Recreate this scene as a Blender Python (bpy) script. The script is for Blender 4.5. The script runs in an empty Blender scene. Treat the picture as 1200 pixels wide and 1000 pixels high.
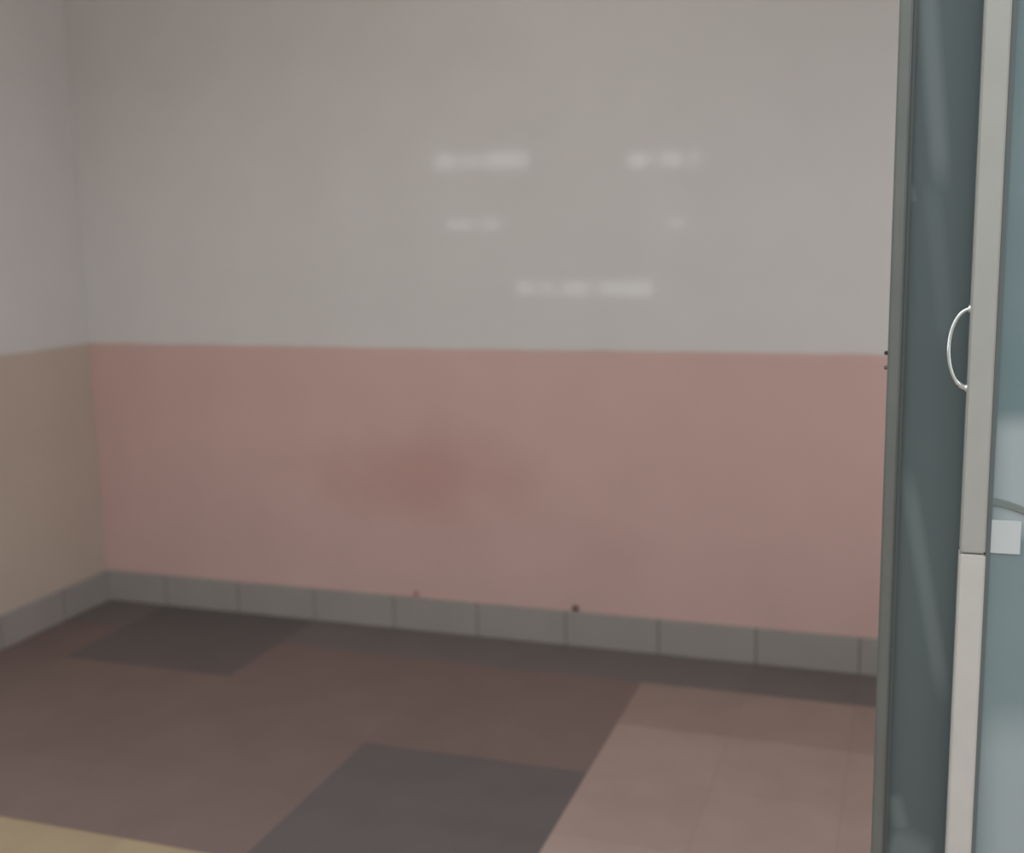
import bpy, bmesh, math, random
from mathutils import Vector, Matrix, noise
random.seed(4)
S = bpy.context.scene
C = bpy.context.collection

# ------------------------------------------------------------------ camera
FPX, YAW, PIT, ROL = 1366.4, -0.33258, 0.16592, -0.01968
CAM = Vector((3.6918, -4.5705, 1.7451))
F = Vector((math.sin(YAW)*math.cos(PIT), math.cos(YAW)*math.cos(PIT), -math.sin(PIT)))
R0 = Vector((math.cos(YAW), -math.sin(YAW), 0)); U0 = R0.cross(F)
RT = math.cos(ROL)*R0 + math.sin(ROL)*U0
UP = -math.sin(ROL)*R0 + math.cos(ROL)*U0
cd = bpy.data.cameras.new('camera'); cam = bpy.data.objects.new('camera', cd); C.objects.link(cam)
cam.matrix_world = Matrix(((RT.x, UP.x, -F.x, CAM.x), (RT.y, UP.y, -F.y, CAM.y), (RT.z, UP.z, -F.z, CAM.z), (0, 0, 0, 1)))
cd.sensor_fit = 'HORIZONTAL'; cd.sensor_width = 36; cd.lens = FPX*36/1200
cd.clip_start = 0.05
cd.dof.use_dof = True; cd.dof.focus_distance = 1.75; cd.dof.aperture_fstop = 2.6
S.camera = cam

def at(px, py, y):
    """the point of the plane y = const that the pixel looks at"""
    d = F + (px-600)/FPX*RT - (py-500)/FPX*UP
    return CAM + d*((y-CAM.y)/d.y)

# ------------------------------------------------------------------ world, light, exposure
W = bpy.data.worlds.new('world'); S.world = W; W.use_nodes = True
bg = W.node_tree.nodes['Background']
bg.inputs[0].default_value = (0.93, 0.97, 1.0, 1); bg.inputs[1].default_value = 1.17
def area(name, loc, tgt, sx, sy, watt, col):
    l = bpy.data.lights.new(name, 'AREA'); l.shape = 'RECTANGLE'; l.size = sx; l.size_y = sy; l.energy = watt; l.color = col
    o = bpy.data.objects.new(name, l); C.objects.link(o); o.location = loc
    o.rotation_euler = (Vector(tgt)-Vector(loc)).to_track_quat('-Z', 'Y').to_euler(); return o
area('ceiling_fill_light', (2.2, -1.9, 3.14), (2.2, -.3, 1.0), 1.3, .3, 3.9, (1, .98, .96))    # fill light added overhead, under an invented batten
area('side_fill_light', (5.24, -1.4, 1.6), (0, -1.4, 1.6), 1.1, 1.2, 13, (.96, .99, 1))    # fill light added at the right, set in an invented window
S.view_settings.view_transform = 'Standard'; S.view_settings.look = 'None'
S.view_settings.gamma = 1; S.view_settings.exposure = 0.85

# ------------------------------------------------------------------ helpers
def lin(c):
    return tuple((v/255/12.92 if v/255 <= .04045 else ((v/255+.055)/1.055)**2.4) for v in c)
def mat(name, col, rough=.5, metal=0, spec=.5, coat=0, bump=0, bscale=30, vary=0, vscale=4):
    m = bpy.data.materials.new(name); m.use_nodes = True
    nt = m.node_tree; b = nt.nodes['Principled BSDF']
    c = (*lin(col), 1)
    b.inputs['Base Color'].default_value = c
    b.inputs['Roughness'].default_value = rough; b.inputs['Metallic'].default_value = metal
    b.inputs['Specular IOR Level'].default_value = spec; b.inputs['Coat Weight'].default_value = coat
    tc = nt.nodes.new('ShaderNodeTexCoord')
    if vary:
        n = nt.nodes.new('ShaderNodeTexNoise'); n.inputs['Scale'].default_value = vscale; n.inputs['Detail'].default_value = 5
        nt.links.new(tc.outputs['Object'], n.inputs['Vector'])
        mx = nt.nodes.new('ShaderNodeMix'); mx.data_type = 'RGBA'
        mx.inputs['A'].default_value = tuple(v*(1-vary) for v in c[:3])+(1,)
        mx.inputs['B'].default_value = tuple(min(1, v*(1+vary)) for v in c[:3])+(1,)
        nt.links.new(n.outputs['Fac'], mx.inputs['Factor']); nt.links.new(mx.outputs['Result'], b.inputs['Base Color'])
    if bump:
        n = nt.nodes.new('ShaderNodeTexNoise'); n.inputs['Scale'].default_value = bscale; n.inputs['Detail'].default_value = 3
        nt.links.new(tc.outputs['Object'], n.inputs['Vector'])
        bp = nt.nodes.new('ShaderNodeBump'); bp.inputs['Strength'].default_value = bump; bp.inputs['Distance'].default_value = .01
        nt.links.new(n.outputs['Fac'], bp.inputs['Height']); nt.links.new(bp.outputs['Normal'], b.inputs['Normal'])
    return m
def box(bm, a, b, bev=0):
    r = bmesh.ops.create_cube(bm, size=1)
    lo = Vector([min(a[i], b[i]) for i in range(3)]); hi = Vector([max(a[i], b[i]) for i in range(3)])
    for v in r['verts']:
        v.co = Vector([(lo[i]+hi[i])/2 + v.co[i]*(hi[i]-lo[i]) for i in range(3)])
    if bev:
        es = list({e for v in r['verts'] for e in v.link_edges})
        bmesh.ops.bevel(bm, geom=es, offset=bev, segments=2, affect='EDGES')
def obj(name, bm, m, parent=None, smooth=False):
    me = bpy.data.meshes.new(name); bm.to_mesh(me); bm.free()
    o = bpy.data.objects.new(name, me); C.objects.link(o)
    for k in (m if isinstance(m, (list, tuple)) else [m]): me.materials.append(k)
    if smooth:
        for p in me.polygons: p.use_smooth = True
    if parent: o.parent = parent
    return o
def bx(name, a, b, m, parent=None, bev=0):
    bm = bmesh.new(); box(bm, a, b, bev); return obj(name, bm, m, parent)
def tube(bm, pts, rad, n=14, cap=True):
    pts = [Vector(p) for p in pts]; rings = []
    rad = rad if isinstance(rad, list) else [rad]*len(pts)
    for i, p in enumerate(pts):
        t = (pts[min(i+1, len(pts)-1)]-pts[max(i-1, 0)]).normalized()
        ref = Vector((0, 1, 0)) if abs(t.y) < .9 else Vector((1, 0, 0))
        u = t.cross(ref).normalized(); w = t.cross(u)
        rings.append([bm.verts.new(p+rad[i]*(math.cos(2*math.pi*k/n)*u+math.sin(2*math.pi*k/n)*w)) for k in range(n)])
    for a, b in zip(rings, rings[1:]):
        for k in range(n): bm.faces.new((a[k], a[(k+1) % n], b[(k+1) % n], b[k]))
    if cap: bm.faces.new(rings[0][::-1]); bm.faces.new(rings[-1])
    bmesh.ops.recalc_face_normals(bm, faces=bm.faces)
def struct(o, label=None, cat=None):
    o['kind'] = 'structure'
    if label: o['label'] = label
    if cat: o['category'] = cat
    return o
def empty(name, loc):
    o = bpy.data.objects.new(name, None); C.objects.link(o); o.location = loc
    return o

# ------------------------------------------------------------------ wall paint: off-white over a pink dado
def wall_paint(name, pink, blot=False):
    m = bpy.data.materials.new(name); m.use_nodes = True
    nt = m.node_tree; L = nt.links.new; N = nt.nodes.new; b = nt.nodes['Principled BSDF']
    tc = N('ShaderNodeTexCoord'); sp = N('ShaderNodeSeparateXYZ'); L(tc.outputs['Object'], sp.inputs[0])
    ns = N('ShaderNodeTexNoise'); ns.inputs['Scale'].default_value = 3.0; ns.inputs['Detail'].default_value = 4
    L(tc.outputs['Object'], ns.inputs['Vector'])
    # wavering height of the paint edge
    ma = N('ShaderNodeMath'); ma.operation = 'MULTIPLY_ADD'; ma.inputs[1].default_value = .018; L(ns.outputs['Fac'], ma.inputs[0]); L(sp.outputs['Z'], ma.inputs[2])
    mr = N('ShaderNodeMapRange'); mr.inputs['From Min'].default_value = PL; mr.inputs['From Max'].default_value = PL+.016
    L(ma.outputs[0], mr.inputs['Value'])
    def shade(c, v):
        mx = N('ShaderNodeMix'); mx.data_type = 'RGBA'
        mx.inputs['A'].default_value = (*[k*(1-v) for k in lin(c)], 1); mx.inputs['B'].default_value = (*[k*(1+v) for k in lin(c)], 1)
        L(ns.outputs['Fac'], mx.inputs['Factor']); return mx.outputs['Result']
    up = shade(UPPER, .05); dn = shade(pink, .07)
    if blot:   # reddish rubbed stain in the middle of the dado
        for (sx, sz, rx, rz, amt, colr) in ((1.66, .70, .66, .30, .5, (184, 134, 130)), (2.50, .42, .3, .2, .1, (190, 140, 134))):
            vm = N('ShaderNodeVectorMath'); vm.operation = 'SUBTRACT'; vm.inputs[1].default_value = (sx, 0, sz); L(tc.outputs['Object'], vm.inputs[0])
            v2 = N('ShaderNodeVectorMath'); v2.operation = 'MULTIPLY'; v2.inputs[1].default_value = (1/rx, 0, 1/rz); L(vm.outputs[0], v2.inputs[0])
            ln = N('ShaderNodeVectorMath'); ln.operation = 'LENGTH'; L(v2.outputs[0], ln.inputs[0])
            a2 = N('ShaderNodeMath'); a2.operation = 'MULTIPLY_ADD'; a2.inputs[1].default_value = .8; L(ns.outputs['Fac'], a2.inputs[0]); L(ln.outputs['Value'], a2.inputs[2])
            r2 = N('ShaderNodeMapRange'); r2.interpolation_type = 'SMOOTHSTEP'
            r2.inputs['From Min'].default_value = .4; r2.inputs['From Max'].default_value = 1.5
            r2.inputs['To Min'].default_value = amt; r2.inputs['To Max'].default_value = 0; L(a2.outputs[0], r2.inputs['Value'])
            mx = N('ShaderNodeMix'); mx.data_type = 'RGBA'; L(r2.outputs[0], mx.inputs['Factor']); L(dn, mx.inputs['A']); mx.inputs['B'].default_value = (*lin(colr), 1)
            dn = mx.outputs['Result']
    fin = N('ShaderNodeMix'); fin.data_type = 'RGBA'; L(mr.outputs[0], fin.inputs['Factor']); L(dn, fin.inputs['A']); L(up, fin.inputs['B'])
    L(fin.outputs['Result'], b.inputs['Base Color'])
    b.inputs['Roughness'].default_value = .45
    b.inputs['Specular IOR Level'].default_value = .35
    b.inputs['Coat Weight'].default_value = .35; b.inputs['Coat Roughness'].default_value = .06
    n2 = N('ShaderNodeTexNoise'); n2.inputs['Scale'].default_value = 14; n2.inputs['Detail'].default_value = 2; L(tc.outputs['Object'], n2.inputs['Vector'])
    bp = N('ShaderNodeBump'); bp.inputs['Strength'].default_value = .04; bp.inputs['Distance'].default_value = .01
    L(n2.outputs['Fac'], bp.inputs['Height']); L(bp.outputs['Normal'], b.inputs['Normal'])
    return m

PL = 1.262; UPPER = (209, 204, 202)
m_back = wall_paint('gloss_wall_paint', (202, 168, 162), True)
m_side = wall_paint('side_wall_paint', (190, 174, 161))
m_ceil = mat('ceiling_paint', (205, 200, 192), .8, bump=.05)
m_ext = mat('exterior_plaster', (170, 168, 160), .9, bump=.2, vary=.08)
m_pave = mat('corridor_cement', (150, 146, 138), .8, bump=.2, vary=.12)
m_skirt = mat('skirting_tile', (153, 147, 142), .35, vary=.08, vscale=6, bump=.03)
m_grout = mat('grout', (104, 92, 86), .9)
m_jamb = mat('weathered_aluminium', (120, 123, 120), .45, metal=.55, vary=.12, vscale=12)
m_stile = mat('pale_aluminium', (166, 165, 160), .45, metal=.25, vary=.06, vscale=14, bump=.05)
m_stile2 = mat('paler_aluminium', (193, 190, 185), .42, metal=.25, vary=.08, vscale=16, bump=.05)  # paler tone for the stile below the seam
m_seal = mat('rubber_seal', (98, 106, 105), .6)
m_chrome = mat('chrome', (225, 230, 230), .16, metal=1)
m_white = mat('white_paper', (186, 191, 191), .5, vary=.03)
m_dark = mat('dark_iron', (52, 45, 42), .6)

# ------------------------------------------------------------------ room shell
RX, FY, HC = 5.3, -2.50, 3.3      # right wall, front (door) plane, ceiling height
struct(bx('wall_back', (-.15, 0, 0), (RX+.15, .15, HC), m_back))
struct(bx('wall_left', (-.15, -2.58, 0), (0, 0, HC), m_side))
struct(bx('wall_right', (RX, -2.58, 0), (RX+.15, 0, HC), m_side))
struct(bx('ceiling', (-.15, -2.58, HC), (RX+.15, .15, HC+.12), m_ceil))

# floor: 40 cm ceramic tiles laid in big blocks of different shades
def tile_mat():
    m = bpy.data.materials.new('floor_tile'); m.use_nodes = True
    nt = m.node_tree; L = nt.links.new; N = nt.nodes.new; b = nt.nodes['Principled BSDF']
    a = N('ShaderNodeVertexColor'); a.layer_name = 'tile_shade'
    tc = N('ShaderNodeTexCoord'); n = N('ShaderNodeTexNoise'); n.inputs['Scale'].default_value = 5; n.inputs['Detail'].default_value = 6
    L(tc.outputs['Object'], n.inputs['Vector'])
    mr = N('ShaderNodeMapRange'); mr.inputs['To Min'].default_value = .86; mr.inputs['To Max'].default_value = 1.14; L(n.outputs['Fac'], mr.inputs['Value'])
    vm = N('ShaderNodeVectorMath'); vm.operation = 'SCALE'; L(a.outputs['Color'], vm.inputs[0]); L(mr.outputs[0], vm.inputs['Scale'])
    L(vm.outputs[0], b.inputs['Base Color'])
    b.inputs['Roughness'].default_value = .42; b.inputs['Specular IOR Level'].default_value = .3
    return m
T = .4; X0 = 1.94-5*T; Y0 = -.33
BROWN, GREY, TAN, SAND, EDGE, MID = (115, 98, 93), (93, 87, 86), (156, 136, 127), (158, 140, 114), (106, 98, 96), (142, 123, 114)
bm = bmesh.new(); cl = bm.loops.layers.float_color.new('tile_shade')
def tile(x0, x1, y0, y1, col):
    g = .0004; x0, x1, y0, y1 = x0+g, x1-g, y0+g, y1-g
    v = [bm.verts.new((x, y, 0)) for x, y in ((x0, y0), (x1, y0), (x1, y1), (x0, y1))]
    f = bm.faces.new(v)
    k = random.uniform(.97, 1.03); c = (*[t*k for t in lin(col)], 1)
    for l in f.loops: l[cl] = c
for i in range(0, 15):
    xa, xb = max(0, X0+T*i), min(RX, X0+T*(i+1))
    if xb <= xa: continue
    for j in range(-1, 13):
        yb, ya = Y0-T*j, Y0-T*(j+1)
        yb = min(0, yb)
        xc, yc = (xa+xb)/2, (ya+yb)/2
        col = BROWN
        if yc > -.33: col = EDGE
        if 1.94 < xc < 2.74 and -1.93 < yc < -1.13: col = GREY
        if .34 < xc < 1.14 and -.93 < yc < -.0: col = GREY
        if xc > 2.74 and yc < -.33: col = MID if yc > -.73 else TAN  # light falloff over the tan block painted as a darker back row
        if xc < 1.94 and yc < -1.93: col = SAND
        if xc > 1.94 and xc < 2.74 and yc < -1.93: col = BROWN
        tile(xa, xb, ya, yb, col)
o = obj('floor', bm, tile_mat()); struct(o)
bm = bmesh.new(); box(bm, (-.15, -5.2, -.12), (RX+.15, .15, -.0006)); struct(obj('floor_bed', bm, m_grout))

# tiled skirting
def skirting(name, along, start, end, off):
    bm = bmesh.new(); box(bm, (0, 0, 0), (.001, .001, .001)); bm.clear()
    k = start
    while k < end-1e-4:
        e = min(k+T, end)
        if along == 'x': box(bm, (max(k, 0)+.0025, -.012, 0), (e-.0025, -.0, .15), .0012)
        else: box(bm, (0, -max(k, 0)-.0025, 0), (.012, -e+.0025, .15), .0012)
        k = e
    o = obj(name, bm, m_skirt)
    if along == 'x': bx('grout_line', (0.012, -.009, 0), (end, -.0, .148), m_grout, o)
    else: bx('grout_line', (0, -.012, 0), (.009, -end, .148), m_grout, o)
    return struct(o)
skirting('baseboard_back', 'x', 1.94-5*T, RX, 0)
skirting('baseboard_left', 'y', -.07, 2.5, 0)

# ------------------------------------------------------------------ front of the room: wide opening with aluminium glazing
jx = at(1031, 700, FY).x
bm = bmesh.new(); box(bm, (-.15, FY-.08, 3.2), (RX+.15, FY+.08, HC)); struct(obj('wall_front', bm, m_ext))

def glare_panel(name, base, dust_glare, streaks, rough=.14, amount=.5, ns=1.5):
    """tinted glazing with a dusty film and reflection streaks painted in; streaks are (x, z, dx, dz, width) on the pane"""
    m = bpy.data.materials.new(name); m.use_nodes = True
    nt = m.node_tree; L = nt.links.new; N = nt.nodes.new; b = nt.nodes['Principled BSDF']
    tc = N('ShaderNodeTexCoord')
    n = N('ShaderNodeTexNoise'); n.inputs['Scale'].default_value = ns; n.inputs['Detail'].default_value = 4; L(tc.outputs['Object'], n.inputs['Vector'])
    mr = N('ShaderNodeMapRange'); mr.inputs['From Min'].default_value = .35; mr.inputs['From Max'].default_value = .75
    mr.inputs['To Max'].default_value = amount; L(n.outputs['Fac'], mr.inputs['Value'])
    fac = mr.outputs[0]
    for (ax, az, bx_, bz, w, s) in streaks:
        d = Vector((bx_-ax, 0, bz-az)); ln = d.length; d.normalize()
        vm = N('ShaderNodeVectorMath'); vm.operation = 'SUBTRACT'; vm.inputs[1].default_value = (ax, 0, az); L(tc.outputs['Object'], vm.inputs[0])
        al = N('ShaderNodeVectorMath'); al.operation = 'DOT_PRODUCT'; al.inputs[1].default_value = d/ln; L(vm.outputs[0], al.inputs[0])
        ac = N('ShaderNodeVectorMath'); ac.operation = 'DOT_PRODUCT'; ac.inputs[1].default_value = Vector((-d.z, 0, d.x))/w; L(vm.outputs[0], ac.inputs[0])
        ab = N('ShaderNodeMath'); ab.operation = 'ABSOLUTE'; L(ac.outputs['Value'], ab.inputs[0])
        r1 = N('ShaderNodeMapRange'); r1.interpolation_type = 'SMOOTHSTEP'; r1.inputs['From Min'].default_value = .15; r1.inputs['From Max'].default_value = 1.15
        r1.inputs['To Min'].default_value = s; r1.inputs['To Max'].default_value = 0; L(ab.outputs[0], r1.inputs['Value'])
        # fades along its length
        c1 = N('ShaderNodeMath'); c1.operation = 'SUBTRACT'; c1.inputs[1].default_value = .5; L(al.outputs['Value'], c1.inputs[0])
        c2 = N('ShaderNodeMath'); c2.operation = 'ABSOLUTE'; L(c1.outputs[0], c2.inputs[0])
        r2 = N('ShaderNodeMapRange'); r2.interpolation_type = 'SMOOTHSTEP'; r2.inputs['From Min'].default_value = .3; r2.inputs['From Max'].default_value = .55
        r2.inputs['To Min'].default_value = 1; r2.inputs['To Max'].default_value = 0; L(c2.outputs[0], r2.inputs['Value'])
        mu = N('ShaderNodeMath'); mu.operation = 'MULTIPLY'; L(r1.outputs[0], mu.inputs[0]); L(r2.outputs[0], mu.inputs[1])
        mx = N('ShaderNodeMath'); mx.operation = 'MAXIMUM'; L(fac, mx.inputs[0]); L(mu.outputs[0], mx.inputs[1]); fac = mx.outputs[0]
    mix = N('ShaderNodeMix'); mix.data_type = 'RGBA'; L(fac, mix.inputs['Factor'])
    mix.inputs['A'].default_value = (*lin(base), 1); mix.inputs['B'].default_value = (*lin(dust_glare), 1)
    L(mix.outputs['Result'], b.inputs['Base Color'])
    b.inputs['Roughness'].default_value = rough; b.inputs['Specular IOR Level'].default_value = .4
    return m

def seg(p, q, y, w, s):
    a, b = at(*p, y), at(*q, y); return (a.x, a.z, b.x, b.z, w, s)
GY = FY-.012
streaks = [seg((1082, -70), (1104, 230), GY, .021, .5), seg((1060, 540), (1108, 830), GY, .019, .42), seg((1066, 215), (1071, 238), GY, .008, .4),  # pale reflections painted into the glass colour, plus a small smudge
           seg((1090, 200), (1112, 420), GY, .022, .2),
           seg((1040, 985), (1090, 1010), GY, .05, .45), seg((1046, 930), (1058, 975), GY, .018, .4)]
m_tint = glare_panel('tinted_glazing', (97, 109, 111), (142, 152, 154), streaks, .2, .10)
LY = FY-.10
m_leaf = glare_panel('dusty_glare_leaf_glass', (102, 121, 124), (170, 178, 180),
                     [seg((1196, 480), (1196, 640), LY, .07, .75), seg((1186, 800), (1192, 1250), LY, .09, .6)], .22, .25)  # brighter reflection patches painted into the leaf glass colour

scr = empty('window_1', (jx, FY, 0)); struct(scr, 'fixed panel of dark tinted glass beside the open doorway', 'glass panel')
def child(o): o.location = -o.parent.location if o.parent.type == 'EMPTY' and o.parent.parent is None else (0, 0, 0); return o
JW = .021
PXR = at(1200, 500, FY).x + .75
child(bx('frame', (jx, FY-.035, 0), (jx+JW, FY+.035, 3.2), m_jamb, scr, .003))
child(bx('glazing_bead', (jx+JW, FY-.024, .05), (jx+JW+.006, FY-.006, 3.15), m_seal, scr, .001))
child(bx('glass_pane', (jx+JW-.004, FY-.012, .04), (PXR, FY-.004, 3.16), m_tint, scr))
child(bx('frame', (jx+JW, FY-.03, 0), (PXR, FY+.03, .05), m_jamb, scr, .003))
child(bx('frame', (jx+JW, FY-.03, 3.15), (PXR, FY+.03, 3.2), m_jamb, scr, .003))
child(bx('frame', (PXR, FY-.035, 0), (PXR+.05, FY+.035, 3.2), m_jamb, scr, .003))
struct(bx('wall_front_side', (PXR+.05, FY-.08, 0), (RX+.15, FY+.08, 3.2), m_ext))

# door leaf with pale stile, bow handle and white sticker
sx0, sx1 = at(1131, 500, LY).x, at(1161, 500, LY).x
SW = sx1-sx0
leaf = empty('door_1', (sx0, LY, .01)); struct(leaf, 'glass door leaf with pale aluminium stile and bow handle, standing before the dark panel', 'door')
seamz = at(1145, 650, LY-.02).z
LW = .82
child(bx('stile', (sx0, LY-.02, seamz+.001), (sx1, LY+.02, 2.36), m_stile, leaf, .0025))
child(bx('stile', (sx0-.0008, LY-.0208, .01), (sx1+.0008, LY+.0208, seamz-.001), m_stile2, leaf, .0025))
child(bx('stile', (sx0+LW-.05, LY-.02, .01), (sx0+LW, LY+.02, 2.36), m_stile, leaf, .0025))
child(bx('rail', (sx1, LY-.018, 2.30), (sx0+LW-.05, LY+.018, 2.36), m_stile, leaf, .002))
child(bx('rail', (sx1, LY-.018, .01), (sx0+LW-.05, LY+.018, .10), m_stile, leaf, .002))
child(bx('rubber_seal', (sx1, LY-.009, .10), (sx1+.008, LY+.009, 2.30), m_seal, leaf, .001))
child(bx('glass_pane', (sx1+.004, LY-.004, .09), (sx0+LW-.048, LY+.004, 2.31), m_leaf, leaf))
# handle
hz0, hz1 = at(1137, 455, LY).z, at(1137, 362, LY).z
hx = at(1112, 408, LY).x; dep = sx0-hx
bm = bmesh.new(); pts = []; rad = []
for i in range(33):
    t = i/32; a = math.pi*t
    pts.append((sx0+.002-(dep+.002)*math.sin(a)**.95, LY, (hz0+hz1)/2-(hz1-hz0)/2*math.cos(a)))
    rad.append(.0033+(.0016 if t < .2 else 0)*min(1, (.2-t)/.05))
tube(bm, pts, rad)
h = child(obj('door_handle', bm, m_chrome, leaf, True)); h['label'] = 'bright chrome bow handle'
for z in (hz0, hz1):
    bm = bmesh.new(); tube(bm, [(sx0+.001, LY, z), (sx0-.003, LY, z)], .007); r = obj('handle_rose', bm, m_chrome, h)
# sticker and a thin grey strip standing for the shade band over it
a, b = at(1160, 609, LY-.004), at(1195, 650, LY-.004)
bx_st = child(bx('sticker', (a.x, LY-.0065, b.z), (b.x, LY-.004, a.z), m_white, leaf, .0006)); bx_st['label'] = 'small white square sticker'
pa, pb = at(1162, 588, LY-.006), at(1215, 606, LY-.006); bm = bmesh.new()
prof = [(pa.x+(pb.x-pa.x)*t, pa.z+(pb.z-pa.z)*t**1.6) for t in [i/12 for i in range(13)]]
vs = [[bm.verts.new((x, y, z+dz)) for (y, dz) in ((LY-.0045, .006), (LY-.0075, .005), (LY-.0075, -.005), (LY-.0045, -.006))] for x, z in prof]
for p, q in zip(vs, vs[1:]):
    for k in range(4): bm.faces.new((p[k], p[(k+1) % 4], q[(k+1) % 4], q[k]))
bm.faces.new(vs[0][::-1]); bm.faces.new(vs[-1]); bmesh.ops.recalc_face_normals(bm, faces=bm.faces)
child(obj('shade_strip', bm, mat('dull_strip', (112, 120, 116), .5), leaf))

# ------------------------------------------------------------------ small marks and fixings on the wall
def thing(o, label, cat, group=None):
    o['label'] = label; o['category'] = cat
    if group: o['group'] = group
    return o
def nail(px, py, rad, label, m=m_dark):
    p = at(px, py, 0); bm = bmesh.new()
    tube(bm, [(p.x, .01, p.z), (p.x, -.012, p.z)], rad*.5, 10)
    tube(bm, [(p.x, -.012, p.z), (p.x, -.014, p.z), (p.x, -.016, p.z)], [rad, rad, rad*.6], 12)
    return thing(obj('nail', bm, m), label, 'nail')
nail(675, 712, .0125, 'dark nail head in the pink wall just above the grey skirting tiles')
nail(489, 695, .011, 'faint reddish nail head low on the pink wall', mat('rusty_iron', (150, 105, 98), .7))
# striker bracket on the frame of the glazing
for (py, lab, mm) in ((413, 'small dark screw in the frame edge at the paint line', m_dark), (430, 'brown screw just under the dark one in the frame edge', mat('brown_rust', (112, 98, 84), .7))):
    p = at(1036, py, FY)
    bm = bmesh.new(); tube(bm, [(jx+.004, FY-.01, p.z), (jx-.004, FY-.01, p.z), (jx-.006, FY-.01, p.z)], [.0035, .0035, .002], 10)
    o = obj('screw', bm, mm, scr); o.location = -scr.location; o['label'] = lab

# ------------------------------------------------------------------ outside: paved forecourt and the facing wall with slit windows (mirrored in the gloss paint)
struct(bx('ground', (-8, -12, -.16), (14, FY-.0, -.13), m_pave))
WY = -8.0
def mirror(px, py):
    """where on the facing wall lies what the glossy back wall mirrors at this pixel"""
    p = at(px, py, 0); c = Vector((CAM.x, -CAM.y, CAM.z)); d = p-c
    return c + d*((WY-c.y)/d.y)
m_glow = bpy.data.materials.new('daylit_window'); m_glow.use_nodes = True
nt = m_glow.node_tree; nt.nodes.clear(); e = nt.nodes.new('ShaderNodeEmission'); ou = nt.nodes.new('ShaderNodeOutputMaterial')
e.inputs[0].default_value = (.93, 1, 1, 1); e.inputs[1].default_value = 5.2; nt.links.new(e.outputs[0], ou.inputs[0])
struct(bx('wall_facing', (-7, WY-.2, -.13), (8, WY, 4.7), m_ext))
spec = [((512, 182), (620, 195), (540, 565)), ((737, 181), (820, 193), (768, 805)), ((526, 260), (588, 267), (560,)), ((782, 259), (803, 265), ()), ((608, 331), (766, 345), (630, 655, 697))]
for i, (pa, pb, bars) in enumerate(spec):
    a, b = mirror(*pa), mirror(*pb); x0, x1 = sorted((a.x, b.x)); z0, z1 = sorted((a.z, b.z))
    w = empty('window_%d' % (i+2), (x0, WY, z0)); struct(w)
    child(bx('glass_pane', (x0, WY+.01, z0), (x1, WY+.02, z1), m_glow, w))
    for q in bars:
        xq = mirror(q, pa[1]).x; child(bx('window_bar', (xq-.05, WY+.021, z0), (xq+.05, WY+.05, z1), m_seal, w))
    bm = bmesh.new()
    for (c0, c1) in (((x0-.05, z0-.05), (x1+.05, z0)), ((x0-.05, z1), (x1+.05, z1+.05)), ((x0-.05, z0), (x0, z1)), ((x1, z0), (x1+.05, z1))):
        box(bm, (c0[0], WY, c0[1]), (c1[0], WY+.05, c1[1]))
    child(obj('window_frame', bm, m_jamb, w))

# ceiling batten and right-hand window, both unseen and added to house the fill lights
lamp = empty('added_ceiling_lamp', (2.2, -1.9, HC)); thing(lamp, 'unseen white batten added on the ceiling for the fill light', 'lamp')
child(bx('added_batten_housing', (1.5, -1.98, HC-.07), (2.9, -1.82, HC), m_white, lamp, .006))
w = empty('window_7', (RX, -1.4, 1)); struct(w)  # unseen window added for the side fill light, with its frame and bar
for (y0, z0, y1, z1) in ((-2.05, .94, -.75, 1.0), (-2.05, 2.2, -.75, 2.26), (-2.05, 1.0, -1.98, 2.2), (-.82, 1.0, -.75, 2.2)):
    child(bx('window_frame', (RX-.08, y0, z0), (RX, y1, z1), m_stile, w))
child(bx('window_bar', (RX-.10, -1.42, 1.0), (RX-.07, -1.38, 2.2), m_stile, w))
